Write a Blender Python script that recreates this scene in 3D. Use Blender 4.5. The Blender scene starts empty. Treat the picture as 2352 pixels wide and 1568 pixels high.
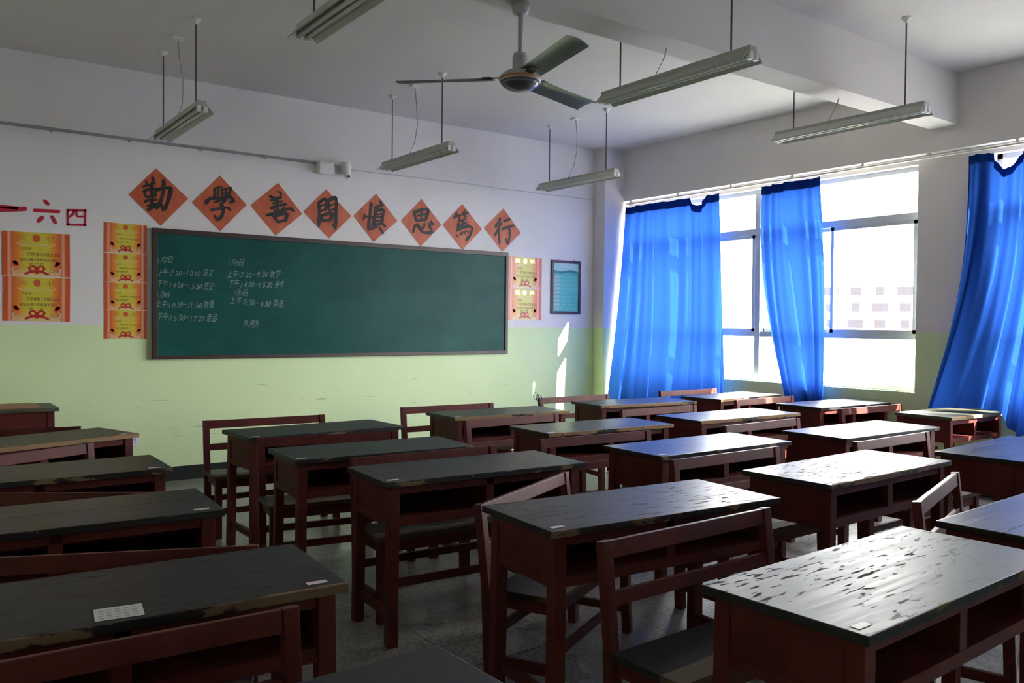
import bpy, bmesh, math, random
from mathutils import Vector, Matrix, Euler

# ------------------------------------------------------------------ camera, sky, sun, exposure
S = bpy.context.scene
COL = S.collection
RAD = math.radians
cam_data = bpy.data.cameras.new('camera')
cam_data.sensor_fit = 'HORIZONTAL'
cam_data.sensor_width = 36.0
cam_data.lens = 36.0 * 1926.46 / 2352.0
cam_data.clip_start = 0.05
cam_data.clip_end = 600
cam = bpy.data.objects.new('camera', cam_data)
COL.objects.link(cam)
_yaw, _pit, _roll = RAD(36.331), RAD(-1.213), RAD(0.475)
_f = Vector((math.sin(_yaw) * math.cos(_pit), math.cos(_yaw) * math.cos(_pit), math.sin(_pit)))
_r = Vector((math.cos(_yaw), -math.sin(_yaw), 0.0))
_u = _r.cross(_f)
_r2 = _r * math.cos(_roll) + _u * math.sin(_roll)
_u2 = -_r * math.sin(_roll) + _u * math.cos(_roll)
_m = Matrix((_r2, _u2, -_f)).transposed().to_4x4()
_m.translation = Vector((0, 0, 1.485))
cam.matrix_world = _m
S.camera = cam

S.view_settings.view_transform = 'Standard'
S.view_settings.look = 'None'
S.view_settings.gamma = 1.0
S.view_settings.use_curve_mapping = False
S.view_settings.exposure = 2.03

SUN_DIR = Vector((-.40, 1.0, -.555)).normalized()
world = bpy.data.worlds.new('sky'); S.world = world
world.use_nodes = True
wn = world.node_tree.nodes; wl = world.node_tree.links
bg = wn['Background']
tc = wn.new('ShaderNodeTexCoord'); sep = wn.new('ShaderNodeSeparateXYZ')
ramp = wn.new('ShaderNodeValToRGB')
ramp.color_ramp.elements[0].position = 0.0; ramp.color_ramp.elements[0].color = (1.0, 0.97, 0.93, 1)
ramp.color_ramp.elements[1].position = 0.7; ramp.color_ramp.elements[1].color = (0.97, 0.97, 1.0, 1)
wl.new(tc.outputs['Generated'], sep.inputs[0]); wl.new(sep.outputs['Z'], ramp.inputs[0])
wl.new(ramp.outputs['Color'], bg.inputs['Color'])
bg.inputs['Strength'].default_value = 12.0

sun_l = bpy.data.lights.new('sun', 'SUN'); sun_l.energy = 17.0; sun_l.angle = RAD(0.6)
sun_l.color = (1.0, 0.93, 0.82)
sun = bpy.data.objects.new('sun', sun_l); COL.objects.link(sun)
sun.location = (20, -30, 25)
sun.rotation_euler = SUN_DIR.to_track_quat('-Z', 'Y').to_euler()

def portal(y0, y1, z0, z1, x):
    l = bpy.data.lights.new('window_portal', 'AREA'); l.shape = 'RECTANGLE'
    l.size = z1 - z0; l.size_y = y1 - y0
    l.cycles.is_portal = True
    o = bpy.data.objects.new('window_portal', l); COL.objects.link(o)
    o.location = (x, (y0 + y1) / 2, (z0 + z1) / 2)
    o.rotation_euler = (0, RAD(90), 0)
portal(4.09, 7.92, 0.87, 3.0, 7.93)
portal(-0.40, 3.43, 0.87, 3.0, 7.93)

# ------------------------------------------------------------------ helpers
def tag(o, label=None, cat=None, group=None, kind=None):
    if label: o['label'] = label
    if cat: o['category'] = cat
    if group: o['group'] = group
    if kind: o['kind'] = kind
    return o

def thing(name, label, cat, loc=(0, 0, 0), rz=0.0, group=None):
    o = bpy.data.objects.new(name, None); COL.objects.link(o)
    o.empty_display_size = 0.1
    o.location = loc; o.rotation_euler = (0, 0, rz)
    return tag(o, label, cat, group)

class MB:
    """collects shapes into one bmesh"""
    def __init__(self): self.bm = bmesh.new()
    def box(self, x0, x1, y0, y1, z0, z1, bev=0.0, M=None):
        b = bmesh.new()
        r = bmesh.ops.create_cube(b, size=1.0)
        bmesh.ops.scale(b, vec=(x1 - x0, y1 - y0, z1 - z0), verts=b.verts)
        bmesh.ops.translate(b, vec=((x0 + x1) / 2, (y0 + y1) / 2, (z0 + z1) / 2), verts=b.verts)
        if bev > 0:
            bmesh.ops.bevel(b, geom=list(b.edges), offset=bev, segments=2, profile=0.7, affect='EDGES')
        return self._merge(b, M)
    def _merge(self, b, M=None):
        if M is not None: bmesh.ops.transform(b, matrix=M, verts=b.verts)
        me = bpy.data.meshes.new('tmp'); b.to_mesh(me); b.free()
        self.bm.from_mesh(me); bpy.data.meshes.remove(me)
        return self
    def bar(self, p, q, w, d, bev=0.0, up=(0, 1, 0)):
        """rectangular bar from p to q; w across, d along 'up'"""
        p = Vector(p); q = Vector(q); a = (q - p); L = a.length; a.normalize()
        u = Vector(up); u = (u - a * u.dot(a)).normalized(); s = u.cross(a)
        M = Matrix((s, u, a)).transposed().to_4x4(); M.translation = p
        return self.box(-w / 2, w / 2, -d / 2, d / 2, 0, L, bev, M)
    def tube(self, pts, r, seg=10, cap=True):
        pts = [Vector(p) for p in pts]; b = self.bm; rings = []
        for i, p in enumerate(pts):
            t = (pts[min(i + 1, len(pts) - 1)] - pts[max(i - 1, 0)]).normalized()
            a = Vector((0, 0, 1)) if abs(t.z) < 0.9 else Vector((1, 0, 0))
            u = t.cross(a).normalized(); v = t.cross(u)
            rr = r[i] if isinstance(r, (list, tuple)) else r
            rings.append([b.verts.new(p + (u * math.cos(2 * math.pi * k / seg) + v * math.sin(2 * math.pi * k / seg)) * rr) for k in range(seg)])
        for A, B in zip(rings, rings[1:]):
            for k in range(seg):
                b.faces.new((A[k], A[(k + 1) % seg], B[(k + 1) % seg], B[k]))
        if cap:
            b.faces.new(list(reversed(rings[0]))); b.faces.new(rings[-1])
        return self
    def lathe(self, prof, seg=32, c=(0, 0, 0)):
        b = self.bm; rings = []
        for r, z in prof:
            rings.append([b.verts.new((c[0] + r * math.cos(2 * math.pi * k / seg), c[1] + r * math.sin(2 * math.pi * k / seg), c[2] + z)) for k in range(seg)])
        for A, B in zip(rings, rings[1:]):
            for k in range(seg):
                b.faces.new((A[k], A[(k + 1) % seg], B[(k + 1) % seg], B[k]))
        b.faces.new(list(reversed(rings[0]))); b.faces.new(rings[-1])
        return self
    def prism(self, poly, h0, h1, axis='y'):
        """extrude polygon (a,b) between h0..h1 along axis"""
        b = self.bm
        def P(a, c, h):
            return {'y': (a, h, c), 'x': (h, a, c), 'z': (a, c, h)}[axis]
        A = [b.verts.new(P(p[0], p[1], h0)) for p in poly]; B = [b.verts.new(P(p[0], p[1], h1)) for p in poly]
        n = len(poly)
        for k in range(n): b.faces.new((A[k], A[(k + 1) % n], B[(k + 1) % n], B[k]))
        b.faces.new(list(reversed(A))); b.faces.new(B)
        return self
    def build(self, name, mats, parent=None, smooth=False, loc=None):
        b = self.bm
        bmesh.ops.recalc_face_normals(b, faces=b.faces)
        me = bpy.data.meshes.new(name); b.to_mesh(me); b.free()
        for m in (mats if isinstance(mats, (list, tuple)) else [mats]): me.materials.append(m)
        if smooth:
            for p in me.polygons: p.use_smooth = True
        o = bpy.data.objects.new(name, me); COL.objects.link(o)
        if parent is not None: o.parent = parent
        if loc is not None: o.location = loc
        return o

def copy_tree(o, parent=None):
    c = o.copy(); COL.objects.link(c); c.parent = parent
    for ch in [x for x in bpy.data.objects if x.parent == o]: copy_tree(ch, c)
    return c

# ------------------------------------------------------------------ materials
def mat(name):
    m = bpy.data.materials.new(name); m.use_nodes = True
    nt = m.node_tree; b = nt.nodes['Principled BSDF']
    return m, nt.nodes, nt.links, b
def plain(name, col, rough=0.6, metal=0.0, spec=0.5):
    m, n, l, b = mat(name)
    b.inputs['Base Color'].default_value = (*col, 1); b.inputs['Roughness'].default_value = rough
    b.inputs['Metallic'].default_value = metal; b.inputs['Specular IOR Level'].default_value = spec
    return m
def noise(n, l, vec, scale, detail=4, rough=0.55):
    t = n.new('ShaderNodeTexNoise'); t.inputs['Scale'].default_value = scale
    t.inputs['Detail'].default_value = detail; t.inputs['Roughness'].default_value = rough
    if vec is not None: l.new(vec, t.inputs['Vector'])
    return t
def mrange(n, l, src, a, b, c=0.0, d=1.0):
    t = n.new('ShaderNodeMapRange'); t.inputs[1].default_value = a; t.inputs[2].default_value = b
    t.inputs[3].default_value = c; t.inputs[4].default_value = d
    l.new(src, t.inputs[0]); return t.outputs[0]
def mixc(n, l, fac, c1, c2):
    t = n.new('ShaderNodeMix'); t.data_type = 'RGBA'
    if isinstance(fac, float): t.inputs[0].default_value = fac
    else: l.new(fac, t.inputs[0])
    for i, c in ((6, c1), (7, c2)):
        if isinstance(c, tuple): t.inputs[i].default_value = (*c, 1)
        else: l.new(c, t.inputs[i])
    return t.outputs[2]
def math_(n, l, op, a, b=None):
    t = n.new('ShaderNodeMath'); t.operation = op
    for i, v in ((0, a), (1, b)):
        if v is None: continue
        if isinstance(v, (int, float)): t.inputs[i].default_value = v
        else: l.new(v, t.inputs[i])
    return t.outputs[0]
def bump(n, l, b, h, dist=0.002, strength=0.5):
    t = n.new('ShaderNodeBump'); t.inputs['Strength'].default_value = strength; t.inputs['Distance'].default_value = dist
    l.new(h, t.inputs['Height']); l.new(t.outputs[0], b.inputs['Normal'])
def objvec(n, l, scale=(1, 1, 1), rnd=0.0):
    tc = n.new('ShaderNodeTexCoord'); mp = n.new('ShaderNodeMapping'); mp.inputs['Scale'].default_value = scale
    l.new(tc.outputs['Object'], mp.inputs['Vector'])
    if rnd:
        oi = n.new('ShaderNodeObjectInfo'); mu = math_(n, l, 'MULTIPLY', oi.outputs['Random'], rnd)
        cx = n.new('ShaderNodeCombineXYZ')
        for i in range(3): l.new(mu, cx.inputs[i])
        l.new(cx.outputs[0], mp.inputs['Location'])
    return tc, mp.outputs[0]

def wall_paint():
    m, n, l, b = mat('two_tone_wall_paint')
    g = n.new('ShaderNodeNewGeometry'); s = n.new('ShaderNodeSeparateXYZ'); l.new(g.outputs['Position'], s.inputs[0])
    band = mrange(n, l, s.outputs['Z'], 1.436, 1.442)
    nz = noise(n, l, g.outputs['Position'], 1.3, 5); cl = mrange(n, l, nz.outputs[0], 0.35, 0.7)
    up = mixc(n, l, cl, (0.76, 0.72, 0.725), (0.80, 0.76, 0.765))
    lo = mixc(n, l, cl, (0.66, 0.80, 0.45), (0.71, 0.84, 0.50))
    c = mixc(n, l, band, lo, up)
    # scuff marks left by desks and chairs
    mp = n.new('ShaderNodeMapping'); mp.inputs['Scale'].default_value = (2.2, 2.2, 26); l.new(g.outputs['Position'], mp.inputs['Vector'])
    sc = noise(n, l, mp.outputs[0], 1.6, 3, 0.5); f = mrange(n, l, sc.outputs[0], 0.69, 0.73, 0, 0.35)
    near = mrange(n, l, s.outputs['Z'], 1.0, 0.85); f = math_(n, l, 'MULTIPLY', f, near)
    c = mixc(n, l, f, c, (0.13, 0.13, 0.10))
    l.new(c, b.inputs['Base Color']); b.inputs['Roughness'].default_value = 0.55
    b.inputs['Specular IOR Level'].default_value = 0.35
    fine = noise(n, l, g.outputs['Position'], 60, 3); bump(n, l, b, fine.outputs[0], 0.0008, 0.25)
    return m
def ceiling_paint():
    m, n, l, b = mat('ceiling_paint')
    g = n.new('ShaderNodeNewGeometry'); nz = noise(n, l, g.outputs['Position'], 0.9, 5)
    c = mixc(n, l, mrange(n, l, nz.outputs[0], 0.3, 0.7), (0.65, 0.61, 0.585), (0.70, 0.66, 0.63))
    l.new(c, b.inputs['Base Color']); b.inputs['Roughness'].default_value = 0.8
    return m
def terrazzo():
    m, n, l, b = mat('terrazzo_floor')
    g = n.new('ShaderNodeNewGeometry')
    v = n.new('ShaderNodeTexVoronoi'); v.inputs['Scale'].default_value = 90; l.new(g.outputs['Position'], v.inputs['Vector'])
    c = mixc(n, l, mrange(n, l, v.outputs['Color'], 0.2, 0.9), (0.16, 0.155, 0.145), (0.34, 0.33, 0.30))
    big = noise(n, l, g.outputs['Position'], 1.1, 5)
    c = mixc(n, l, mrange(n, l, big.outputs[0], 0.4, 0.75, 0.0, 0.45), c, (0.13, 0.125, 0.12))
    br = n.new('ShaderNodeTexBrick'); br.offset = 0.0
    br.inputs['Scale'].default_value = 1.0; br.inputs['Mortar Size'].default_value = 0.003
    br.inputs['Brick Width'].default_value = 1.0; br.inputs['Row Height'].default_value = 1.0
    br.inputs['Color1'].default_value = (0, 0, 0, 1); br.inputs['Color2'].default_value = (0, 0, 0, 1); br.inputs['Mortar'].default_value = (1, 1, 1, 1)
    l.new(g.outputs['Position'], br.inputs['Vector'])
    c = mixc(n, l, br.outputs['Fac'], c, (0.05, 0.05, 0.05))
    l.new(c, b.inputs['Base Color'])
    l.new(mrange(n, l, big.outputs[0], 0.3, 0.7, 0.22, 0.42), b.inputs['Roughness'])
    return m
def red_wood():
    m, n, l, b = mat('red_brown_painted_wood')
    tc, v = objvec(n, l, (6, 6, 6), 40)
    nz = noise(n, l, v, 1.0, 5)
    c = mixc(n, l, mrange(n, l, nz.outputs[0], 0.3, 0.7), (0.068, 0.012, 0.010), (0.115, 0.021, 0.016))
    w = noise(n, l, v, 7.0, 6, 0.7); f = mrange(n, l, w.outputs[0], 0.66, 0.72, 0, 0.55)
    c = mixc(n, l, f, c, (0.24, 0.13, 0.09))
    l.new(c, b.inputs['Base Color']); b.inputs['Roughness'].default_value = 0.5; b.inputs['Specular IOR Level'].default_value = 0.22
    bump(n, l, b, w.outputs[0], 0.001, 0.3)
    return m
def desk_top(name, wear, pits, seam=False, grain=0.5, edge=0.55, base=(0.013, 0.012, 0.013), rough=0.27, spec=0.25):
    """black varnish: grain along x, chipped pits, bare wood along the front edge"""
    m, n, l, b = mat(name)
    tc, v = objvec(n, l, (1, 1, 1), 30)
    mp = n.new('ShaderNodeMapping'); mp.inputs['Scale'].default_value = (2.0, 45, 45); l.new(v, mp.inputs['Vector'])
    gr = noise(n, l, mp.outputs[0], 1.0, 6, 0.6)
    c = mixc(n, l, mrange(n, l, gr.outputs[0], 0.35, 0.7), base, tuple(x * 1.9 + 0.004 for x in base))
    mp2 = n.new('ShaderNodeMapping'); mp2.inputs['Scale'].default_value = (9, 26, 26); l.new(v, mp2.inputs['Vector'])
    mp3 = n.new('ShaderNodeMapping'); mp3.inputs['Scale'].default_value = (10, 46, 46); l.new(v, mp3.inputs['Vector'])
    pn = noise(n, l, mp3.outputs[0], 1.4, 3, 0.5)
    reg = noise(n, l, v, 2.3, 2); regf = mrange(n, l, reg.outputs[0], 0.42, 0.6)
    pit = math_(n, l, 'MULTIPLY', mrange(n, l, pn.outputs[0], pits, pits + 0.03), regf)
    c = mixc(n, l, math_(n, l, 'MULTIPLY', pit, 0.9), c, (0.040, 0.022, 0.014))
    s = n.new('ShaderNodeSeparateXYZ'); l.new(tc.outputs['Object'], s.inputs[0])
    mp4 = n.new('ShaderNodeMapping'); mp4.inputs['Scale'].default_value = (3.0, 9, 9); l.new(v, mp4.inputs['Vector'])
    en = noise(n, l, mp4.outputs[0], 1.0, 7, 0.7)
    depth = mrange(n, l, en.outputs[0], 0.60 - wear * 0.13, 0.82, 0.0, 0.06)
    front = math_(n, l, 'LESS_THAN', math_(n, l, 'ADD', s.outputs['Y'], 0.246), depth)
    c = mixc(n, l, math_(n, l, 'MULTIPLY', front, edge), c, (0.30, 0.19, 0.10))
    rg = mrange(n, l, gr.outputs[0], 0.3, 0.75, rough - 0.01, rough + 0.10)
    rg = math_(n, l, 'ADD', rg, math_(n, l, 'MULTIPLY', math_(n, l, 'MAXIMUM', pit, front), 0.45))
    if seam:
        sm = math_(n, l, 'LESS_THAN', math_(n, l, 'ABSOLUTE', math_(n, l, 'ADD', s.outputs['Y'], -0.015)), 0.0022)
        c = mixc(n, l, sm, c, (0.002, 0.002, 0.002)); rg = math_(n, l, 'ADD', rg, sm)
    l.new(c, b.inputs['Base Color']); l.new(rg, b.inputs['Roughness'])
    b.inputs['Specular IOR Level'].default_value = spec
    h = math_(n, l, 'SUBTRACT', math_(n, l, 'MULTIPLY', gr.outputs[0], grain), math_(n, l, 'MULTIPLY', pit, 1.0))
    bump(n, l, b, h, 0.0015, 0.2)
    return m
def board_green():
    m, n, l, b = mat('chalkboard_green')
    tc, v = objvec(n, l, (1.0, 1, 1.6)); nz = noise(n, l, v, 1.3, 6, 0.6)
    c = mixc(n, l, mrange(n, l, nz.outputs[0], 0.35, 0.75), (0.007, 0.066, 0.058), (0.016, 0.104, 0.092))
    l.new(c, b.inputs['Base Color']); b.inputs['Roughness'].default_value = 0.36; b.inputs['Specular IOR Level'].default_value = 0.12
    return m
def curtain_cloth():
    m, n, l, b = mat('blue_curtain_cloth')
    tc, v = objvec(n, l, (1, 1, 1)); w = noise(n, l, v, 260, 2)
    c = mixc(n, l, mrange(n, l, w.outputs[0], 0.3, 0.7), (0.009, 0.038, 0.19), (0.011, 0.046, 0.22))
    d = n.new('ShaderNodeBsdfDiffuse'); t = n.new('ShaderNodeBsdfTranslucent'); mx = n.new('ShaderNodeMixShader')
    l.new(c, d.inputs[0]); l.new(c, t.inputs[0]); mx.inputs[0].default_value = 0.45
    l.new(d.outputs[0], mx.inputs[1]); l.new(t.outputs[0], mx.inputs[2])
    l.new(mx.outputs[0], n['Material Output'].inputs['Surface'])
    return m
def glass():
    m, n, l, b = mat('window_glass')
    t = n.new('ShaderNodeBsdfTransparent'); t.inputs[0].default_value = (0.96, 0.98, 0.97, 1)
    g = n.new('ShaderNodeBsdfGlossy'); g.inputs['Roughness'].default_value = 0.02
    mx = n.new('ShaderNodeMixShader'); mx.inputs[0].default_value = 0.05
    l.new(t.outputs[0], mx.inputs[1]); l.new(g.outputs[0], mx.inputs[2])
    l.new(mx.outputs[0], n['Material Output'].inputs['Surface'])
    return m
def red_paper():
    m, n, l, b = mat('orange_red_paper')
    tc, v = objvec(n, l, (1, 1, 1), 20)
    mp = n.new('ShaderNodeMapping'); mp.inputs['Scale'].default_value = (14, 14, 4); mp.inputs['Rotation'].default_value = (0, 0.5, 0); l.new(v, mp.inputs['Vector'])
    nz = noise(n, l, mp.outputs[0], 1.0, 4)
    c = mixc(n, l, mrange(n, l, nz.outputs[0], 0.35, 0.7), (0.50, 0.080, 0.026), (0.60, 0.135, 0.05))
    l.new(c, b.inputs['Base Color']); b.inputs['Roughness'].default_value = 0.45
    bump(n, l, b, nz.outputs[0], 0.006, 0.6)
    return m
def award_print():
    """printed sheet: red-orange sides with pale stripes, yellow middle (local x is -0.5..0.5)"""
    m, n, l, b = mat('award_certificate_print')
    tc = n.new('ShaderNodeTexCoord'); s = n.new('ShaderNodeSeparateXYZ'); l.new(tc.outputs['Object'], s.inputs[0])
    ax = math_(n, l, 'ABSOLUTE', s.outputs['X'])
    r = n.new('ShaderNodeValToRGB'); e = r.color_ramp.elements
    e[0].position = 0.0; e[0].color = (0.66, 0.56, 0.05, 1); e[1].position = 0.5; e[1].color = (0.62, 0.085, 0.02, 1)
    for p, c in ((0.17, (0.66, 0.54, 0.05)), (0.27, (0.80, 0.25, 0.03)), (0.36, (0.70, 0.12, 0.03)), (0.40, (0.78, 0.42, 0.28)), (0.435, (0.64, 0.09, 0.02))):
        x = e.new(p); x.color = (*c, 1)
    l.new(ax, r.inputs[0])
    pale = math_(n, l, 'MULTIPLY', mrange(n, l, s.outputs['Z'], -0.30, -0.46), math_(n, l, 'LESS_THAN', ax, 0.36))
    nz = noise(n, l, tc.outputs['Object'], 14, 3)
    pale = math_(n, l, 'MULTIPLY', pale, mrange(n, l, nz.outputs[0], 0.3, 0.6, 0.3, 0.9))
    c = mixc(n, l, pale, r.outputs[0], (0.75, 0.55, 0.34))
    l.new(c, b.inputs['Base Color']); b.inputs['Roughness'].default_value = 0.3
    return m
def poster_print():
    m, n, l, b = mat('teal_poster_print')
    tc = n.new('ShaderNodeTexCoord'); s = n.new('ShaderNodeSeparateXYZ'); l.new(tc.outputs['Object'], s.inputs[0])
    c = mixc(n, l, mrange(n, l, s.outputs['X'], -0.2, 0.2), (0.14, 0.52, 0.47), (0.10, 0.46, 0.36))
    top = math_(n, l, 'GREATER_THAN', s.outputs['Z'], 0.20)
    c = mixc(n, l, top, c, (0.42, 0.66, 0.62))
    l.new(c, b.inputs['Base Color']); b.inputs['Roughness'].default_value = 0.25
    return m

M_WALL = wall_paint(); M_CEIL = ceiling_paint(); M_FLOOR = terrazzo()
M_RED = red_wood()
M_TOPS = [desk_top('worn_black_varnish', 0.7, 0.585, grain=0.25, rough=0.38), desk_top('plank_black_varnish', 0.45, 0.70, grain=1.0, rough=0.34),
          desk_top('smooth_black_varnish', 0.3, 0.66, grain=0.15, rough=0.28), desk_top('seamed_black_varnish', 0.2, 0.70, grain=0.2, seam=True, rough=0.31),
          desk_top('chipped_black_varnish', 1.3, 0.64, grain=0.25, edge=0.8, rough=0.31),
          desk_top('faded_olive_varnish', 1.5, 0.64, edge=0.9, base=(0.055, 0.052, 0.034), rough=0.45),
          desk_top('scarred_black_varnish', 0.6, 0.60, grain=0.3, rough=0.42, spec=0.13, base=(0.018, 0.018, 0.020))]
M_SEAT = desk_top('black_bench_seat', 0.3, 0.70, grain=0.8, rough=0.32, edge=0.3)
M_BOARD = board_green(); M_BFRAME = plain('dark_brown_board_frame', (0.045, 0.020, 0.016), 0.4)
M_CHALK = plain('white_chalk', (0.24, 0.30, 0.28), 0.9)
M_BASE = plain('black_baseboard_paint', (0.014, 0.016, 0.015), 0.4)
M_CURT = curtain_cloth(); M_GLASS = glass()
M_WFRAME = plain('pale_window_frame', (0.60, 0.64, 0.68), 0.35)
M_RPAPER = red_paper(); M_INK = plain('black_ink', (0.010, 0.008, 0.008), 0.5)
M_AWARD = award_print(); M_AWRED = plain('award_red_print', (0.55, 0.02, 0.025), 0.35)
M_GOLD = plain('gold_print', (0.62, 0.20, 0.03), 0.35, 0.0); M_GOLDFOIL = plain('gold_foil', (0.95, 0.80, 0.45), 0.28, 0.9)
M_TEXT = plain('brown_black_print', (0.09, 0.05, 0.012), 0.5); M_PALEPRINT = plain('pale_print', (0.72, 0.50, 0.33), 0.4)
M_SLOGAN = plain('crimson_cut_letters', (0.52, 0.008, 0.035), 0.4)
M_POST = poster_print(); M_PFRAME = plain('dark_red_brown_frame', (0.055, 0.014, 0.016), 0.35)
M_PWHITE = plain('poster_white_print', (0.62, 0.74, 0.72), 0.4); M_PTEAL = plain('poster_dark_teal', (0.02, 0.20, 0.22), 0.35)
M_PPINK = plain('poster_pink_outline', (0.60, 0.52, 0.56), 0.4); M_PINK2 = plain('poster_row_line', (0.34, 0.70, 0.64), 0.4)
M_LAMP = plain('grey_enamel', (0.46, 0.47, 0.42), 0.38); M_TUBE = plain('white_tube_glass', (0.66, 0.67, 0.62), 0.2)
M_SOCK = plain('white_plastic', (0.78, 0.78, 0.76), 0.4); M_ROD = plain('dark_steel_rod', (0.10, 0.075, 0.07), 0.45, 0.3)
M_CORD = plain('pale_flex_cord', (0.42, 0.36, 0.36), 0.6)
M_FAN = plain('grey_fan_enamel', (0.42, 0.41, 0.42), 0.35); M_BLADE = plain('brushed_fan_blade', (0.20, 0.21, 0.20), 0.3, 0.6)
M_FANRING = plain('orange_trim_ring', (0.45, 0.17, 0.06), 0.4); M_FANDARK = plain('dark_fan_cover', (0.14, 0.14, 0.16), 0.25, 0.5)
M_COND = plain('grey_cable_trunking', (0.30, 0.29, 0.29), 0.5); M_BLACK = plain('black_plastic', (0.012, 0.012, 0.014), 0.25)
M_PAPER = plain('white_paper', (0.62, 0.62, 0.58), 0.6); M_STICK = plain('pink_edged_sticker', (0.72, 0.58, 0.58), 0.5)
M_TAN = plain('bare_tan_plywood', (0.34, 0.16, 0.09), 0.55)
M_RAIL = plain('white_curtain_rail', (0.72, 0.69, 0.62), 0.35); M_WIRE = plain('dark_wire', (0.04, 0.05, 0.045), 0.4, 0.5)
M_BLD = plain('white_building_render', (0.80, 0.79, 0.78), 0.8); M_BWIN = plain('grey_building_window', (0.024, 0.022, 0.026), 0.6, 0.0, 0.05)
M_GROUND = plain('pale_ground', (0.17, 0.155, 0.13), 0.9)

# ------------------------------------------------------------------ room shell
XL, XR, YB, YF, H = -1.4, 7.70, -1.5, 8.13, 3.73
def struct(name, mb, m): return tag(mb.build(name, m), kind='structure')
struct('floor', MB().box(XL - .2, XR + .24, YB - .2, YF + .2, -0.15, 0.0), M_FLOOR)
struct('ceiling', MB().box(XL - .2, XR + .24, YB - .2, YF + .2, H, H + 0.15), M_CEIL)
struct('wall_front', MB().box(XL - .2, XR + .24, YF, YF + .2, 0, H), M_WALL)
struct('wall_back', MB().box(XL - .2, XR + .24, YB - .2, YB, 0, H), M_WALL)
struct('wall_left', MB().box(XL - .2, XL, YB, YF, 0, H), M_WALL)
WINS = [(4.09, 7.92), (-0.40, 3.43)]; WZ0, WZ1 = 0.87, 3.0
w = MB()
w.box(XR, XR + .24, YB, YF, 0, WZ0); w.box(XR, XR + .24, YB, YF, WZ1, H)
for a, b in ((7.92, YF), (3.43, 4.09), (YB, -0.40)): w.box(XR, XR + .24, a, b, WZ0, WZ1)
struct('wall_right', w, M_WALL)
struct('trim_1', MB().box(7.60, XR, YB, 7.92, 3.075, H), M_WALL)                # lintel beam over the windows
struct('trim_2', MB().box(XL, 7.60, 3.68, 3.93, 3.28, H), M_CEIL)                # cross beam under the ceiling
struct('trim_3', MB().box(7.27, XR, 7.92, YF, 0, H), M_WALL)                     # corner pillar
struct('baseboard_front', MB().box(XL, 7.27, YF - .012, YF, 0, 0.13), M_BASE)
struct('baseboard_left', MB().box(XL, XL + .012, YB, YF - .012, 0, 0.13), M_BASE)
struct('baseboard_right', MB().box(XR - .012, XR, YB, 7.92, 0, 0.13), M_BASE)

for i, (a, b) in enumerate(WINS):
    f = MB(); x0, x1 = 7.78, 7.84; t = 0.045
    f.box(x0, x1, a, b, WZ0, WZ0 + t); f.box(x0, x1, a, b, WZ1 - t, WZ1)
    f.box(x0, x1, a, a + t, WZ0, WZ1); f.box(x0, x1, b - t, b, WZ0, WZ1)
    f.box(x0 - .01, x1 + .01, a, b, 2.50, 2.57)
    f.box(x0, x1, a, b, 1.365, 1.42)
    mid = a + (b - a) * 0.485
    f.box(x0 - .005, x1 + .005, mid - .035, mid + .035, WZ0, WZ1)
    fr = struct('window_%d' % (i + 1), f, M_WFRAME)
    for y0, y1 in ((a, mid), (mid, b)):
        m2 = (y0 + y1) / 2
        for k, (p, q) in enumerate(((y0 + .04, m2 + .02), (m2 - .02, y1 - .04))):
            s = MB(); xx = x0 - .004 + .036 * k; zb, zt = 1.42, 2.50; ss = .035
            s.box(xx, xx + .03, p, p + ss, zb, zt); s.box(xx, xx + .03, q - ss, q, zb, zt)
            s.box(xx, xx + .03, p, q, zb, zb + ss); s.box(xx, xx + .03, p, q, zt - ss, zt)
            s.build('sash', M_WFRAME, fr)
    MB().box(7.806, 7.810, a + t, b - t, WZ0 + t, WZ1 - t).build('window_pane', M_GLASS, fr)

# ------------------------------------------------------------------ desks
L, W, ZT = 1.14, 0.49, 0.765
def make_desk():
    t = thing('school_desk', '', 'desk')
    MB().box(-L / 2, L / 2, -W / 2, W / 2, ZT - .026, ZT, 0.004).build('desk_top', M_TOPS[0], t)
    hx, hy, lg = L / 2 - .03, W / 2 - .025, .05
    for sx in (-1, 1):
        for sy in (-1, 1):
            x, y = sx * (hx - lg / 2), sy * (hy - lg / 2)
            MB().bar((x + sx * .008, y + sy * .006, 0), (x, y, ZT - .026), lg, lg, .003).build('leg', M_RED, t)
        p = MB(); x0 = sx * (hx - .014) - .009
        p.box(x0, x0 + .018, -hy + lg, hy - lg, .55, ZT - .026)
        p.box(x0 - .006, x0 + .024, -hy + lg, hy - lg, .55, .585, .002); p.box(x0 - .006, x0 + .024, -hy + lg, hy - lg, ZT - .062, ZT - .026, .002)
        p.build('side_panel', M_RED, t)
        MB().box(sx * (hx - .025) - .015, sx * (hx - .025) + .015, -hy + lg, hy - lg, .12, .16, .003).build('stretcher', M_RED, t)
    MB().box(-hx + lg, hx - lg, hy - .02, hy - .004, .55, ZT - .026).build('back_panel', M_RED, t)
    MB().box(-hx + lg, hx - lg, -hy + .008, -hy + .034, ZT - .066, ZT - .026, .002).build('front_rail', M_RED, t)
    s = MB(); s.box(-hx + lg - .02, hx - lg + .02, -hy + .034, hy - .02, .573, .59); s.box(-hx + lg, hx - lg, -hy + .006, -hy + .034, .55, .59, .003)
    s.build('shelf', M_RED, t)
    MB().box(-.022, .022, -hy + .008, hy - .02, .59, ZT - .026, .002).build('divider', M_RED, t)
    return t
desk0 = make_desk(); first_desk = [True]
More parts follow.
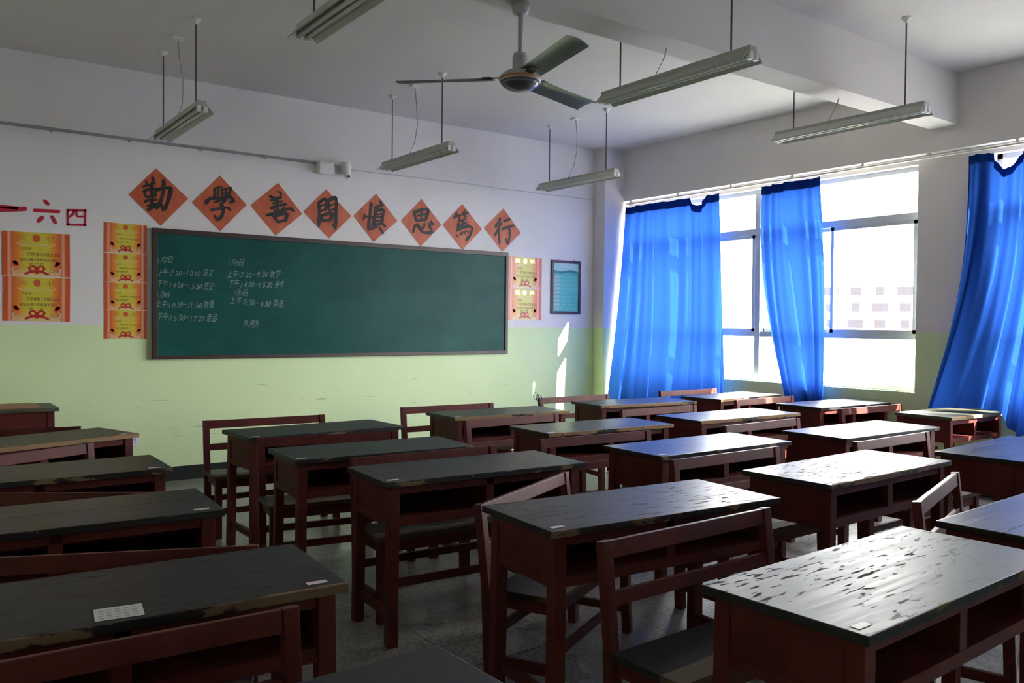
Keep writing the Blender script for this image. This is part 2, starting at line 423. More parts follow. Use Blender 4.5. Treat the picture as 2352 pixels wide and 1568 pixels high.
# row, place in the row counted from the chalkboard, x, y, yaw, length factor, top, sticker corner
ROWN = {'A': 'leftmost row', 'B': 'second row from the left', 'C': 'middle row', 'D': 'second row from the windows', 'E': 'row along the windows'}
DESKS = [
 ('A2', .636, 5.773, 18.0, 1.0, 5, 'r', 'olive-faded desk with splintered front edge, turned askew, in front of the white wall socket'),
 ('A3', .529, 4.542, -.9, 1.0, 1, 'r', 'dark grey-brown desk behind the olive-faded one at the left edge'),
 ('A4', .459, 3.501, -3.4, 1.0, 3, 'r', 'dark desk with a plank seam, just ahead of the desk with the timetable card'),
 ('A5', .453, 2.398, -3.5, 1.0, 0, 'r', 'black scratched desk carrying the timetable card, lower left'),
 ('A6', .410, 1.339, 1.5, 1.0, 2, '', 'black desk top just entering the bottom edge, nearest of the leftmost row'),
 ('B1', 2.303, 5.385, 2.0, .97, 1, 'l', 'grainy black desk nearest the chalkboard, second row from the left'),
 ('B2', 2.228, 4.376, -4.0, .95, 3, 'l', 'black seam-topped desk, second from the chalkboard, second row from the left'),
 ('B3', 2.354, 3.563, -4.0, .99, 1, 'l', 'dark desk with fully visible open front, third from the chalkboard, left of centre'),
 ('B4', 2.427, 2.441, -4.5, 1.02, 0, 'l', 'scratched black desk with round sticker in the centre foreground, fourth from the chalkboard'),
 ('B5', 2.378, 1.327, 2.0, 1.0, 6, 'l', 'large pitted black desk at lower right, nearest the camera on that side'),
 ('C1', 3.990, 5.601, -3.0, .96, 4, 'l', 'dark desk with chipped pale front edge nearest the chalkboard in the middle row'),
 ('C2', 4.024, 4.488, -3.5, .98, 4, 'l', 'dark desk with saw-toothed bare front edge, second from the chalkboard in the middle row'),
 ('C3', 3.952, 3.433, -1.0, 1.0, 2, 'l', 'smooth bluish-reflecting black desk, third from the chalkboard in the middle row'),
 ('C4', 3.999, 2.453, 2.0, 1.04, 0, 'l', 'pitted black desk with two open compartments, fourth from the chalkboard in the middle row'),
 ('C5', 3.703, 1.354, 3.0, 1.0, 3, '', 'black desk with a long plank seam cut by the right edge of the photo'),
 ('D1', 5.605, 5.669, -8.0, .96, 4, 'l', 'desk with chipped pale edge right of the sunlit wall slit, nearest the board there'),
 ('D2', 5.468, 4.439, -2.0, 1.03, 4, 'l', 'desk with splintered edge, second from board, second row from windows'),
 ('D3', 5.505, 3.290, -.5, 1.03, 2, '', 'smooth white-gleaming desk, third from the board, second row from the windows'),
 ('D4', 5.446, 2.254, 4.0, 1.0, 2, '', 'smooth dark desk cut by the right edge, behind the seam-topped desk'),
 ('E1', 6.965, 5.620, 4.0, .93, 4, '', 'farthest desk in the row along the windows, beside the middle curtain'),
 ('E2', 7.125, 4.554, -3.0, .93, 2, '', 'desk under the open right half of the window, second in the row along the windows'),
 ('E3', 7.225, 3.525, -2.0, .75, 5, '', 'short sunlit desk with the right-hand curtain draped on its corner'),
]
def set_mat(o, m):
    o.material_slots[0].link = 'OBJECT'; o.material_slots[0].material = m
for key, x, y, yaw, sx, top, stick, lab in DESKS:
    d = desk0 if first_desk[0] else copy_tree(desk0)
    first_desk[0] = False
    d.location = (x, y, 0); d.rotation_euler = (0, 0, RAD(yaw)); d.scale = (sx, 1, 1)
    tag(d, lab, 'desk', 'two-seat school desks')
    for ch in [c for c in bpy.data.objects if c.parent == d]:
        if ch.name.startswith('desk_top'): set_mat(ch, M_TOPS[top])
    d['row_key'] = key
STICK = {'l': (-L / 2 + .055, -W / 2 + .05), 'r': (L / 2 - .075, -W / 2 + .05)}
for d in [o for o in bpy.data.objects if o.get('row_key')]:
    k = d['row_key']; side = [q[6] for q in DESKS if q[0] == k][0]; del d['row_key']
    if side:
        sx, sy = STICK[side]
        tag(MB().box(sx - .028, sx + .028, sy - .012, sy + .012, ZT + .0002, ZT + .0012, .0004).build('name_sticker', M_STICK, d), 'small pale sticker')
# teacher-side desk against the front wall, its closed back towards the room
td = copy_tree(desk0); td.location = (.459, 7.605, 0); td.rotation_euler = (0, 0, RAD(180)); td.scale = (1, 1, .80 / .765)
tag(td, 'red desk against the front wall, closed back to the room, plywood sheet on top', 'desk', 'two-seat school desks')
for ch in [c for c in bpy.data.objects if c.parent == td]:
    if ch.name.startswith('desk_top'): set_mat(ch, M_TOPS[5])
    if ch.name.startswith('name_sticker'): bpy.data.objects.remove(ch)
pb = MB().box(-.52, .40, -.17, .18, 0, .012, .002).build('plywood_sheet', M_TAN, loc=(.50, 7.60, .8005))
pb.rotation_euler = (0, 0, RAD(2)); tag(pb, 'bare tan plywood sheet lying on the desk against the front wall', 'board')

# ------------------------------------------------------------------ benches (back of the seat at local y 0.03, seat towards -y)
BL = 0.90
def make_bench():
    t = thing('school_bench', '', 'bench'); hx = BL / 2
    for s in (-1, 1):
        x = s * (hx - .022)
        p = MB(); p.bar((x, -.03, 0), (x, -.012, .42), .044, .042, .003, up=(0, 1, 0)); p.bar((x, -.012, .40), (x, .03, .775), .042, .036, .003, up=(0, 1, 0))
        p.build('back_post', M_RED, t)
        MB().bar((x - s * .006, -.315, 0), (x - s * .012, -.298, .40), .044, .042, .003).build('front_leg', M_RED, t)
        MB().box(x - .014, x + .014, -.290, -.045, .10, .14, .002).build('side_stretcher', M_RED, t)
    MB().bar((-hx + .044, .0255, .745), (hx - .044, .0255, .745), .024, .058, .003, up=(0, .12, 1)).build('top_rail', M_RED, t)
    MB().bar((-hx + .044, .009, .585), (hx - .044, .009, .585), .022, .048, .003, up=(0, .12, 1)).build('middle_rail', M_RED, t)
    MB().box(-hx - .004, hx + .004, -.335, .0 - .035, .405, .43, .005).build('seat', M_SEAT, t)
    a = MB(); a.box(-hx + .03, hx - .03, -.310, -.292, .345, .405); a.box(-hx + .03, hx - .03, -.045, -.03, .345, .405)
    for s in (-1, 1): a.box(s * (hx - .03) - .01, s * (hx - .03) + .01, -.29, -.05, .35, .405)
    a.build('seat_apron', M_RED, t)
    MB().box(-hx + .03, hx - .03, -.315, -.297, .165, .205, .002).build('front_stretcher', M_RED, t)
    MB().box(-hx + .03, hx - .03, -.035, -.015, .205, .245, .002).build('rear_stretcher', M_RED, t)
    return t
bench0 = make_bench(); fb = [True]
BENCHES = [
 (.527, 5.126, 26.7, 'slanting bench backed against the olive-faded desk, left edge'),
 (.560, 6.330, -16.7, 'bench whose top rail shows as a dark line beyond the olive-faded desk'),
 (.568, 4.005, -33.0, 'sharply turned bench between the second and third full desks of the leftmost row'),
 (.539, 2.862, -23.9, 'turned bench with a sheet of white paper on its seat, behind the timetable desk'),
 (.359, 1.987, -2.3, 'bench in the lower left corner, backed against the timetable desk'),
 (2.211, 6.054, -4.2, 'bench standing clear against the green wall under the chalkboard, left of centre'),
 (2.215, 4.930, -9.0, 'bench backed against the foremost grainy desk, left of centre'),
 (2.365, 3.980, -3.0, 'bench backed against the second desk of the second row from the left'),
 (2.325, 3.000, 26.4, 'bench turned about thirty degrees, its back rail rising behind the centre foreground desk'),
 (2.300, 2.003, 1.0, 'bench with black seat in the centre foreground, backed against the round-sticker desk'),
 (3.87, 6.165, -4.1, 'bench against the green wall below the right part of the chalkboard'),
 (3.791, 5.105, 1.9, 'bench backed against the foremost desk of the middle row'),
 (3.640, 3.995, -4.0, 'bench backed against the saw-toothed desk in the middle row'),
 (3.742, 3.022, -.3, 'bench backed against the third desk of the middle row'),
 (3.775, 1.858, 16.8, 'bench tilted to the view at right, its pale rail pointing at the seam-topped desk'),
 (5.42, 6.285, -.5, 'bench below the sunlit wall slit, dark wire on its left post'),
 (5.303, 5.030, -1.1, 'bench backed against the foremost desk of the second row from the windows'),
 (5.182, 3.868, 1.4, 'bench backed against the second desk of the second row from the windows'),
 (5.204, 2.875, .9, 'bench backed against the white-gleaming desk, at right'),
 (7.03, 6.245, -.5, 'bench in front of the left curtain, beyond the farthest window-row desk'),
 (6.911, 5.15, 0.0, 'bench backed against the farthest desk of the row along the windows'),
 (7.020, 4.095, -3.0, 'sun-spotted bench backed against the second desk of the row along the windows'),
]
for x, y, yaw, lab in BENCHES:
    zs = {-33.0: .961, -23.9: .968, 26.4: .961}.get(yaw, 1.0)
    b = bench0 if fb[0] else copy_tree(bench0)
    fb[0] = False
    b.location = (x, y, 0); b.scale = (1, 1, zs)
    b.rotation_euler = (0, 0, RAD(yaw)); tag(b, lab, 'bench', 'two-seat benches with open backs')

# things lying about
tc_ = thing('timetable_card', 'white printed timetable card lying on the lower left desk', 'card', (.440, 2.225, ZT + .0006), RAD(-8))
MB().box(-.055, .055, -.047, .047, 0, .0008).build('card_sheet', M_PAPER, tc_)
g = MB()
for i in range(5):
    for j in range(4): g.box(-.046 + i * .019, -.034 + i * .019, -.036 + j * .02, -.030 + j * .02, .0009, .0011)
g.build('printed_text', plain('grey_print', (0.36, 0.36, 0.35), .6), tc_)
ws = MB().box(-.14, .14, -.07, .07, 0, .0015).build('paper_sheet', M_PAPER, loc=(.40, 2.66, .4167)); ws.rotation_euler = (0, 0, RAD(-20))
tag(ws, 'white sheet of paper on the bench seat behind the timetable desk', 'paper')
wl_ = MB()
for k in range(4):
    c0 = Vector((-.02 - .012 * k, .0, .03 + .01 * k)); r = .03 + .004 * (k % 2)
    wl_.tube([c0 + Vector((r * math.cos(a) * (.9 if k % 2 else .5), .012 * k, r * math.sin(a))) for a in [2 * math.pi * i / 18 for i in range(19)]], .0022, 6, False)
wl_.tube([(-.02, 0, -.02), (.0, .0, -.03), (.03, .01, .005)], .002, 6)
wo = wl_.build('wire_loops', M_WIRE, loc=(4.982, 6.275, .735), smooth=True)
tag(wo, 'tangle of dark wire loops hung on a bench post by the front wall', 'wire')

# ------------------------------------------------------------------ chalkboard
cb = thing('chalkboard', 'wide dark green chalkboard with white chalk writing on the front wall', 'chalkboard', (3.885, 8.13, 1.13))
bw, bh = 4.0, 1.2
MB().box(-bw / 2 + .02, bw / 2 - .02, -.028, -.002, .02, bh - .02).build('writing_surface', M_BOARD, cb)
f = MB()
f.box(-bw / 2, bw / 2, -.045, -.002, bh - .045, bh, .004); f.box(-bw / 2, bw / 2, -.045, -.002, 0, .035, .004)
f.box(-bw / 2, -bw / 2 + .045, -.045, -.002, .035, bh - .045, .004); f.box(bw / 2 - .035, bw / 2, -.045, -.002, .035, bh - .045, .004)
f.build('board_frame', M_BFRAME, cb)

def text_mesh(body, height, width=None, shear=0.0):
    cu = bpy.data.curves.new('t', 'FONT'); cu.body = body; cu.size = 1.0; cu.resolution_u = 2
    o = bpy.data.objects.new('t', cu); COL.objects.link(o)
    dg = bpy.context.evaluated_depsgraph_get(); dg.update()
    me = bpy.data.meshes.new_from_object(o.evaluated_get(dg))
    bpy.data.objects.remove(o)
    if not me.vertices: return me
    xs = [v.co.x for v in me.vertices]; ys = [v.co.y for v in me.vertices]
    sy = height / max(1e-6, (max(ys) - min(ys))); sx = sy if width is None else width / max(1e-6, (max(xs) - min(xs)))
    x0, y0 = min(xs), min(ys)
    for v in me.vertices:
        a = (v.co.x - x0) * sx; b = (v.co.y - y0) * sy
        v.co = (a + b * shear, 0, b)
    return me
rnd = random.Random(4)
CHALK = [('1月7日', 1.931, 2.014, 2.065, 2.022, .062), ('上午:7:30—10:00 语文', 1.927, 1.893, 2.432, 1.911, .070), ('下午:14:00—15:30 历史', 1.927, 1.794, 2.436, 1.783, .068),
 ('1月8日', 1.927, 1.699, 2.037, 1.694, .062), ('上午:10:20—11:50 物理', 1.916, 1.612, 2.44, 1.605, .068), ('下午:15:50—17:20 思品', 1.927, 1.49, 2.467, 1.481, .072),
 ('1月9日', 2.577, 2.018, 2.721, 2.018, .066), ('上午:7:30—9:30 数学', 2.561, 1.905, 3.089, 1.925, .074), ('下午:14:00—15:30 美术', 2.573, 1.815, 3.13, 1.82, .074),
 ('1月10日', 2.629, 1.735, 2.762, 1.733, .062), ('上午:7:30—9:30 英语', 2.593, 1.65, 3.122, 1.62, .074), ('许月方', 2.714, 1.429, 2.874, 1.432, .072)]
for body, x0, z0, x1, z1, hh in CHALK:
    wr = bmesh.new()
    # each character is placed by itself so that the line wavers like handwriting
    n = len(body); units = [1.0 if ord(c) > 0x2e80 or c == '—' else (.35 if c in ': ' else .55) for c in body]; tot = sum(units); acc = 0
    for c, u in zip(body, units):
        cx = x0 + (x1 - x0) * acc / tot; cz = z0 + (z1 - z0) * acc / tot; wch = (x1 - x0) * u / tot; acc += u
        if c == ' ': continue
        k = {':': .45, '—': .05}.get(c, 1.0 if u == 1.0 else .72)
        me = text_mesh(c, hh * k * rnd.uniform(.9, 1.08), wch * (.3 if c == ':' else .16 if c == '1' else .84), .22)
        ang = rnd.uniform(-.06, .10); dz = (hh * .4 if c == '—' else hh * .12 if c == ':' else 0) + rnd.uniform(-.004, .004)
        M = Matrix.Translation((cx - 3.885, -.0288, cz - 1.13 + dz)) @ Matrix.Rotation(-ang, 4, 'Y')
        me.transform(M); wr.from_mesh(me); bpy.data.meshes.remove(me)
    me = bpy.data.meshes.new('chalk_line'); wr.to_mesh(me); wr.free(); me.materials.append(M_CHALK)
    co = bpy.data.objects.new('chalk_line', me); COL.objects.link(co); co.parent = cb
    tag(co, 'line of white chalk writing')

# ------------------------------------------------------------------ brush strokes (flat ribbons with rounded ends)
def ribbon(b, pts, w, y, taper=True):
    """pts in (x,z); smooth centre line, brush-like width"""
    P = [Vector((p[0], p[1])) for p in pts]
    if len(P) > 2:
        Q = []
        for i in range(len(P) - 1):
            p0 = P[max(i - 1, 0)]; p1 = P[i]; p2 = P[i + 1]; p3 = P[min(i + 2, len(P) - 1)]
            for k in range(6):
                t = k / 6
                Q.append(.5 * ((2 * p1) + (p2 - p0) * t + (2 * p0 - 5 * p1 + 4 * p2 - p3) * t * t + (3 * p1 - p0 - 3 * p2 + p3) * t ** 3))
        P = Q + [P[-1]]
    else:
        P = [P[0].lerp(P[1], k / 6) for k in range(7)]
    n = len(P); Lf = []; Rt = []
    for i, p in enumerate(P):
        t = (P[min(i + 1, n - 1)] - P[max(i - 1, 0)]).normalized(); nn = Vector((-t.y, t.x)); s = i / (n - 1)
        ww = w * .5
        if taper: ww *= (.72 + .28 * abs(math.cos(math.pi * s))) * (min(1, .55 + s * 6)) * min(1, .45 + (1 - s) * 5)
        Lf.append(b.verts.new((p.x + nn.x * ww, y, p.y + nn.y * ww))); Rt.append(b.verts.new((p.x - nn.x * ww, y, p.y - nn.y * ww)))
    for i in range(n - 1): b.faces.new((Lf[i], Lf[i + 1], Rt[i + 1], Rt[i]))
    for p, d in ((P[0], (P[0] - P[1]).normalized()), (P[-1], (P[-1] - P[-2]).normalized())):
        r = w * .30 if taper else w * .5
        c = b.verts.new((p.x, y, p.y)); a0 = math.atan2(d.y, d.x)
        vs = [b.verts.new((p.x + r * math.cos(a0 + a), y, p.y + r * math.sin(a0 + a))) for a in [math.pi * (k / 6 - .5) for k in range(7)]]
        for i in range(6): b.faces.new((c, vs[i], vs[i + 1]))

DIAMONDS=[
('diligence',(1.950,2.618),[(-0.022, 0.258), (0.261, 0.01), (0.017, -0.264), (-0.256, -0.004)],[
(0.0152,[(-0.137,0.08),(-0.033,0.121)]),(0.0163,[(-0.111,0.135),(-0.096,0.087)]),(0.019,[(-0.057,0.174),(-0.043,0.148),(-0.049,0.114)]),(0.019,[(-0.135,0.036),(-0.075,0.064),(-0.017,0.07)]),(0.0163,[(-0.127,0.034),(-0.106,-0.014)]),(0.0163,[(-0.106,-0.014),(-0.022,0.011)]),(0.0163,[(-0.022,0.069),(-0.033,0.01)]),(0.0244,[(-0.064,0.112),(-0.059,0.002),(-0.059,-0.109)]),(0.019,[(-0.122,-0.06),(-0.096,-0.041),(-0.017,-0.025)]),(0.0174,[(-0.101,-0.094),(-0.017,-0.061)]),(0.0228,[(-0.096,-0.129),(-0.059,-0.104),(-0.012,-0.077)]),(0.0163,[(-0.022,-0.112),(0.015,-0.069)]),(0.0217,[(-0.014,0.059),(0.047,0.087),(0.114,0.09)]),(0.0271,[(0.108,0.091),(0.089,-0.006),(0.065,-0.076),(0.036,-0.12)]),(0.0184,[(0.036,-0.12),(0.02,-0.058)]),(0.0244,[(0.044,0.157),(0.041,0.067),(0.02,-0.03),(-0.017,-0.106)])]),
('study',(2.504,2.608),[(0.002, 0.265), (0.258, 0.01), (-0.0, -0.264), (-0.26, -0.011)],[
(0.0162,[(-0.055,0.141),(-0.055,0.045)]),(0.0145,[(-0.018,0.162),(-0.023,0.057)]),(0.0145,[(0.014,0.165),(0.02,0.073)]),(0.0145,[(0.06,0.152),(0.052,0.07)]),(0.022,[(0.104,0.16),(0.089,0.114),(0.072,0.063)]),(0.0127,[(-0.055,0.138),(0.002,0.161)]),(0.0127,[(0.002,0.126),(0.049,0.142)]),(0.015,[(0.049,0.148),(0.113,0.163)]),(0.0116,[(0.005,0.091),(0.06,0.109)]),(0.0116,[(0.06,0.111),(0.095,0.121)]),(0.0116,[(-0.055,0.094),(-0.026,0.103)]),(0.0197,[(-0.055,0.042),(0.089,0.079)]),(0.026,[(-0.129,-0.011),(-0.095,0.036),(-0.02,0.051)]),(0.0243,[(0.089,0.079),(0.133,0.037),(0.09,0.021)]),(0.0185,[(-0.055,0.007),(0.06,0.05),(0.014,-0.001)]),(0.026,[(0.008,-0.004),(0.031,-0.054),(0.017,-0.12),(-0.026,-0.161)]),(0.0185,[(-0.026,-0.161),(-0.049,-0.119)]),(0.0208,[(-0.089,-0.071),(0.06,-0.034),(0.098,-0.057)])]),
('goodness',(3.063,2.601),[(0.011, 0.265), (0.263, -0.023), (-0.01, -0.258), (-0.265, 0.016)],[
(0.0148,[(0.002,0.176),(0.039,0.171)]),(0.021,[(0.039,0.171),(0.033,0.125)]),(0.0216,[(-0.07,0.124),(-0.02,0.11)]),(0.0222,[(-0.06,0.083),(0.043,0.122)]),(0.0185,[(-0.045,0.054),(0.055,0.087)]),(0.0222,[(-0.069,0.003),(0.005,0.037),(0.1,0.061)]),(0.0247,[(-0.001,0.118),(0.002,0.034),(0.012,-0.038)]),(0.0173,[(-0.032,0.001),(-0.007,-0.027)]),(0.0173,[(0.074,0.028),(0.037,-0.012)]),(0.0247,[(-0.106,-0.066),(-0.032,-0.045),(0.074,-0.002),(0.138,0.019),(0.17,-0.003)]),(0.0222,[(-0.032,-0.072),(0.012,-0.126)]),(0.0222,[(-0.026,-0.071),(0.087,-0.032),(0.106,-0.045),(0.084,-0.111)]),(0.0222,[(0.006,-0.126),(0.1,-0.101)])]),
('question',(3.602,2.602),[(-0.016, 0.252), (0.266, -0.001), (0.013, -0.252), (-0.263, 0.001)],[
(0.026,[(-0.102,0.109),(-0.092,-0.003),(-0.098,-0.134)]),(0.0234,[(-0.102,0.099),(-0.039,0.149),(-0.016,0.129),(-0.025,0.034)]),(0.0169,[(-0.089,0.069),(-0.019,0.098)]),(0.0195,[(-0.089,0.02),(-0.019,0.047)]),(0.0195,[(0.008,0.135),(0.015,0.035)]),(0.0286,[(0.005,0.134),(0.072,0.172),(0.093,0.149),(0.09,-0.025),(0.084,-0.146)]),(0.0208,[(0.084,-0.146),(0.06,-0.107)]),(0.0156,[(0.018,0.085),(0.086,0.11)]),(0.0182,[(0.015,0.032),(0.086,0.063)]),(0.0234,[(-0.062,-0.019),(-0.055,-0.075)]),(0.0234,[(-0.058,-0.022),(0.049,0.012),(0.032,-0.061)]),(0.0247,[(-0.062,-0.078),(0.046,-0.057)])]),
('caution',(4.147,2.603),[(0.01, 0.262), (0.266, -0.01), (-0.02, -0.254), (-0.255, 0.003)],[
(0.0203,[(-0.127,0.031),(-0.138,-0.025)]),(0.016,[(-0.13,-0.004),(-0.086,0.015)]),(0.0278,[(-0.048,0.158),(-0.066,0.016),(-0.08,-0.135)]),(0.024,[(-0.08,0.01),(-0.019,0.002)]),(0.0256,[(0.061,0.186),(0.07,0.144)]),(0.0256,[(-0.003,0.112),(0.048,0.132),(0.093,0.148)]),(0.0278,[(0.008,0.093),(-0.008,0.001),(-0.019,-0.076)]),(0.0267,[(0.009,0.08),(0.093,0.093),(0.085,0.008),(0.077,-0.063)]),(0.016,[(0.014,0.038),(0.085,0.054)]),(0.016,[(0.009,0.005),(0.076,0.02)]),(0.016,[(0.006,-0.031),(0.074,-0.015)]),(0.0224,[(-0.041,-0.08),(0.071,-0.056),(0.122,-0.08)]),(0.0192,[(0.026,-0.077),(-0.013,-0.105),(-0.055,-0.123)]),(0.0235,[(0.046,-0.093),(0.092,-0.158)])]),
('thought',(4.714,2.596),[(0.001, 0.264), (0.261, -0.004), (-0.007, -0.262), (-0.255, 0.003)],[
(0.027,[(-0.099,0.119),(-0.066,0.018)]),(0.0293,[(-0.096,0.106),(0.005,0.146),(0.084,0.148),(0.051,0.032)]),(0.018,[(-0.057,0.073),(0.06,0.104)]),(0.0203,[(-0.004,0.133),(-0.006,0.028)]),(0.0237,[(-0.072,0.017),(0.054,0.038)]),(0.0237,[(-0.078,-0.025),(-0.107,-0.115)]),(0.027,[(-0.051,-0.017),(0.007,-0.091),(0.074,-0.105),(0.141,-0.095)]),(0.0248,[(0.141,-0.095),(0.1,-0.016)]),(0.018,[(-0.018,-0.046),(0.025,-0.061),(0.042,-0.005)]),(0.0225,[(0.085,-0.007),(0.152,-0.002)]),(0.0169,[(0.152,-0.002),(0.115,0.032)])]),
('earnest',(5.257,2.590),[(-0.004, 0.262), (0.27, -0.006), (-0.0, -0.262), (-0.265, 0.006)],[
(0.0241,[(-0.08,0.153),(-0.116,0.093)]),(0.0199,[(-0.105,0.113),(-0.032,0.134)]),(0.023,[(-0.057,0.122),(-0.037,0.083)]),(0.022,[(0.033,0.194),(-0.009,0.136)]),(0.0199,[(0.002,0.141),(0.079,0.169)]),(0.023,[(0.022,0.152),(0.043,0.109)]),(0.0188,[(-0.054,0.046),(-0.064,-0.045)]),(0.0167,[(-0.042,0.061),(0.043,0.092)]),(0.0167,[(-0.042,0.023),(0.057,0.057)]),(0.0178,[(-0.056,-0.009),(0.083,0.035)]),(0.0167,[(-0.003,0.088),(0.006,0.003)]),(0.022,[(-0.084,-0.051),(0.026,-0.0),(0.095,0.012),(0.13,-0.002),(0.121,-0.051),(0.09,-0.106),(0.048,-0.154)]),(0.0136,[(0.048,-0.154),(0.067,-0.107)]),(0.0188,[(-0.089,-0.099),(-0.052,-0.113)]),(0.0146,[(-0.038,-0.076),(0.001,-0.088)]),(0.0146,[(0.015,-0.056),(0.041,-0.076)]),(0.0136,[(0.047,-0.037),(0.084,-0.058)]),(0.0115,[(-0.03,-0.073),(0.061,-0.036)])]),
('conduct',(5.826,2.594),[(0.007, 0.259), (0.27, -0.012), (-0.006, -0.256), (-0.27, 0.009)],[
(0.0265,[(-0.038,0.142),(-0.068,0.085),(-0.115,0.03)]),(0.0221,[(-0.025,0.088),(-0.073,0.001),(-0.117,-0.071)]),(0.0243,[(-0.055,0.022),(-0.057,-0.067),(-0.044,-0.162)]),(0.0243,[(0.014,0.111),(0.109,0.141)]),(0.0265,[(-0.006,0.013),(0.073,0.044),(0.159,0.068)]),(0.0243,[(0.089,0.045),(0.102,-0.031),(0.093,-0.106),(0.066,-0.16)]),(0.0166,[(0.066,-0.16),(0.047,-0.094)])]),
]

ORD = {'diligence': '勤', 'study': '學', 'goodness': '善', 'question': '問', 'caution': '慎', 'thought': '思', 'earnest': '篤', 'conduct': '行'}
for i, (nm, (cx, cz), cor, strokes) in enumerate(DIAMONDS):
    t = thing('calligraphy_diamond', 'orange-red paper diamond brushed with the black character %s above the chalkboard' % ORD[nm], 'wall paper', (cx, 8.13, cz), 0, 'calligraphy diamonds over the chalkboard')
    b = bmesh.new(); N = 14
    c = [Vector(q) for q in cor]   # top, right, bottom, left
    g = [[None] * (N + 1) for _ in range(N + 1)]; rr = random.Random(30 + i); ph = rr.uniform(0, 6)
    for a in range(N + 1):
        for e in range(N + 1):
            u, v = a / N, e / N
            p = c[0] * (1 - u) * (1 - v) + c[1] * u * (1 - v) + c[2] * u * v + c[3] * (1 - u) * v
            edge = min(u, 1 - u, v, 1 - v)
            yy = -.003 - .002 * math.sin(9 * u + ph) * math.sin(7 * v + 2 * ph) - (.012 * max(0, (u * v) - .8) * 5 if i == 4 else 0)
            g[a][e] = b.verts.new((p.x, yy, p.y))
    for a in range(N):
        for e in range(N): b.faces.new((g[a][e], g[a + 1][e], g[a + 1][e + 1], g[a][e + 1]))
    m = MB(); m.bm.free(); m.bm = b; m.build('paper', M_RPAPER, t, True)
    b = bmesh.new()
    for k, (w, pts) in enumerate(strokes): ribbon(b, pts, w * 1.45, -.0062 - .00004 * k)
    m = MB(); m.bm.free(); m.bm = b; m.build('brushed_character', M_INK, t)
# crimson cut-out characters on the left
RED = {'one': ((.719, 2.406), [(.027, [(-.151, .012), (-.014, .014), (.104, .012)]), (.040, [(-.151, -.025), (.05, -.004), (.164, .011)])]),
 'six': ((1.046, 2.394), [(.036, [(-.016, .104), (.011, .076)]), (.030, [(-.09, .015), (.088, .021)]), (.030, [(-.034, -.042), (-.063, -.073)]), (.030, [(.04, -.029), (.063, -.073)])]),
 'four': ((1.27, 2.387), [(.020, [(-.065, .046), (.073, .056)]), (.020, [(.071, .056), (.07, -.072)]), (.020, [(.073, -.072), (-.068, -.078)]), (.020, [(-.063, -.078), (-.065, .046)]), (.017, [(-.014, .045), (-.026, .012), (-.051, -.009)]), (.017, [(.005, .045), (.007, .001), (.052, .002)])])}
for k, ch in (('one', '一'), ('six', '六'), ('four', '四')):
    (cx, cz), st = RED[k]; b = bmesh.new()
    for w, pts in st: ribbon(b, pts, w, -.001, k == 'six' and w > .031)
    r = bmesh.ops.extrude_face_region(b, geom=list(b.faces)); bmesh.ops.translate(b, vec=(0, -.002, 0), verts=[v for v in r['geom'] if isinstance(v, bmesh.types.BMVert)])
    m = MB(); m.bm.free(); m.bm = b; o = m.build('wall_character', M_SLOGAN, loc=(cx, 8.13, cz))
    tag(o, 'crimson cut-out character %s stuck on the white wall left of the chalkboard' % ch, 'wall letter', 'crimson wall characters')

# ------------------------------------------------------------------ award certificates
def award(x0, x1, z0, z1, label, foil, rows, rot=0.0):
    t = thing('award_certificate', label, 'certificate', ((x0 + x1) / 2, 8.13, (z0 + z1) / 2), 0, 'award certificates on the front wall')
    t.rotation_euler = (0, rot, 0); w, h = x1 - x0, z1 - z0; t.scale = (w, 1, h)
    MB().box(-.5, .5, -.003, -.0012, -.5, .5).build('sheet', M_AWARD, t)
    e = MB(); yy = (-.0045, -.0030)
    def oval(m, cx, cz, rx, rz, n=20): m.prism([(cx + rx * math.cos(2 * math.pi * k / n), cz + rz * math.sin(2 * math.pi * k / n)) for k in range(n)], *yy)
    oval(e, 0, .37, .055, .085); e.build('round_emblem', M_GOLDFOIL if foil else plain('emblem_red', (.60, .10, .02), .35), t)
    for ch, cx in (('奖', -.22), ('状', .22)):
        me = text_mesh(ch, .13, .15); me.transform(Matrix.Translation((cx - .075, -.0036, .31))); me.materials.append(M_GOLDFOIL if foil else M_GOLD)
        o = bpy.data.objects.new('title_character', me); COL.objects.link(o); o.parent = t
    # swirl under the title
    b = bmesh.new()
    for s in (-1, 1):
        ribbon(b, [(s * .02, .20), (s * .12, .235), (s * .20, .20), (s * .28, .25)], .02, -.0034, False)
        ribbon(b, [(s * .30, -.42), (s * .36, -.36), (s * .33, -.30)], .02, -.0034, False)
    m = MB(); m.bm.free(); m.bm = b; m.build('scroll_ornament', M_PALEPRINT, t)
    b = bmesh.new()
    ribbon(b, [(-.16, -.44), (-.06, -.39), (.06, -.39), (.16, -.44)], .05, -.0036, False)
    for s in (-1, 1):
        ribbon(b, [(0, -.35), (s * .05, -.27), (s * .11, -.31), (s * .08, -.37), (0, -.36)], .035, -.0038, False)
        ribbon(b, [(s * .30, -.22), (s * .33, -.16), (s * .29, -.24)], .06, -.0034, False)
    ribbon(b, [(0, -.31), (0, -.41)], .07, -.0040, False)
    m = MB(); m.bm.free(); m.bm = b; m.build('red_ribbon_bow', M_AWRED, t)
    for k, (body, px, pz, pw, ph) in enumerate(rows):
        me = text_mesh(body, ph, pw); me.transform(Matrix.Translation((px, -.0037, pz))); me.materials.append(M_TEXT)
        o = bpy.data.objects.new('text_line', me); COL.objects.link(o); o.parent = t
    return t
BIG = [('九年级:', -.23, .09, .16, .075), ('在学校第十四届运动会', -.15, -.04, .49, .085), ('精彩比赛八年级组中荣获', -.25, -.16, .55, .075), ('第二名', -.12, -.27, .22, .08), ('二〇一四', .19, -.40, .14, .06)]
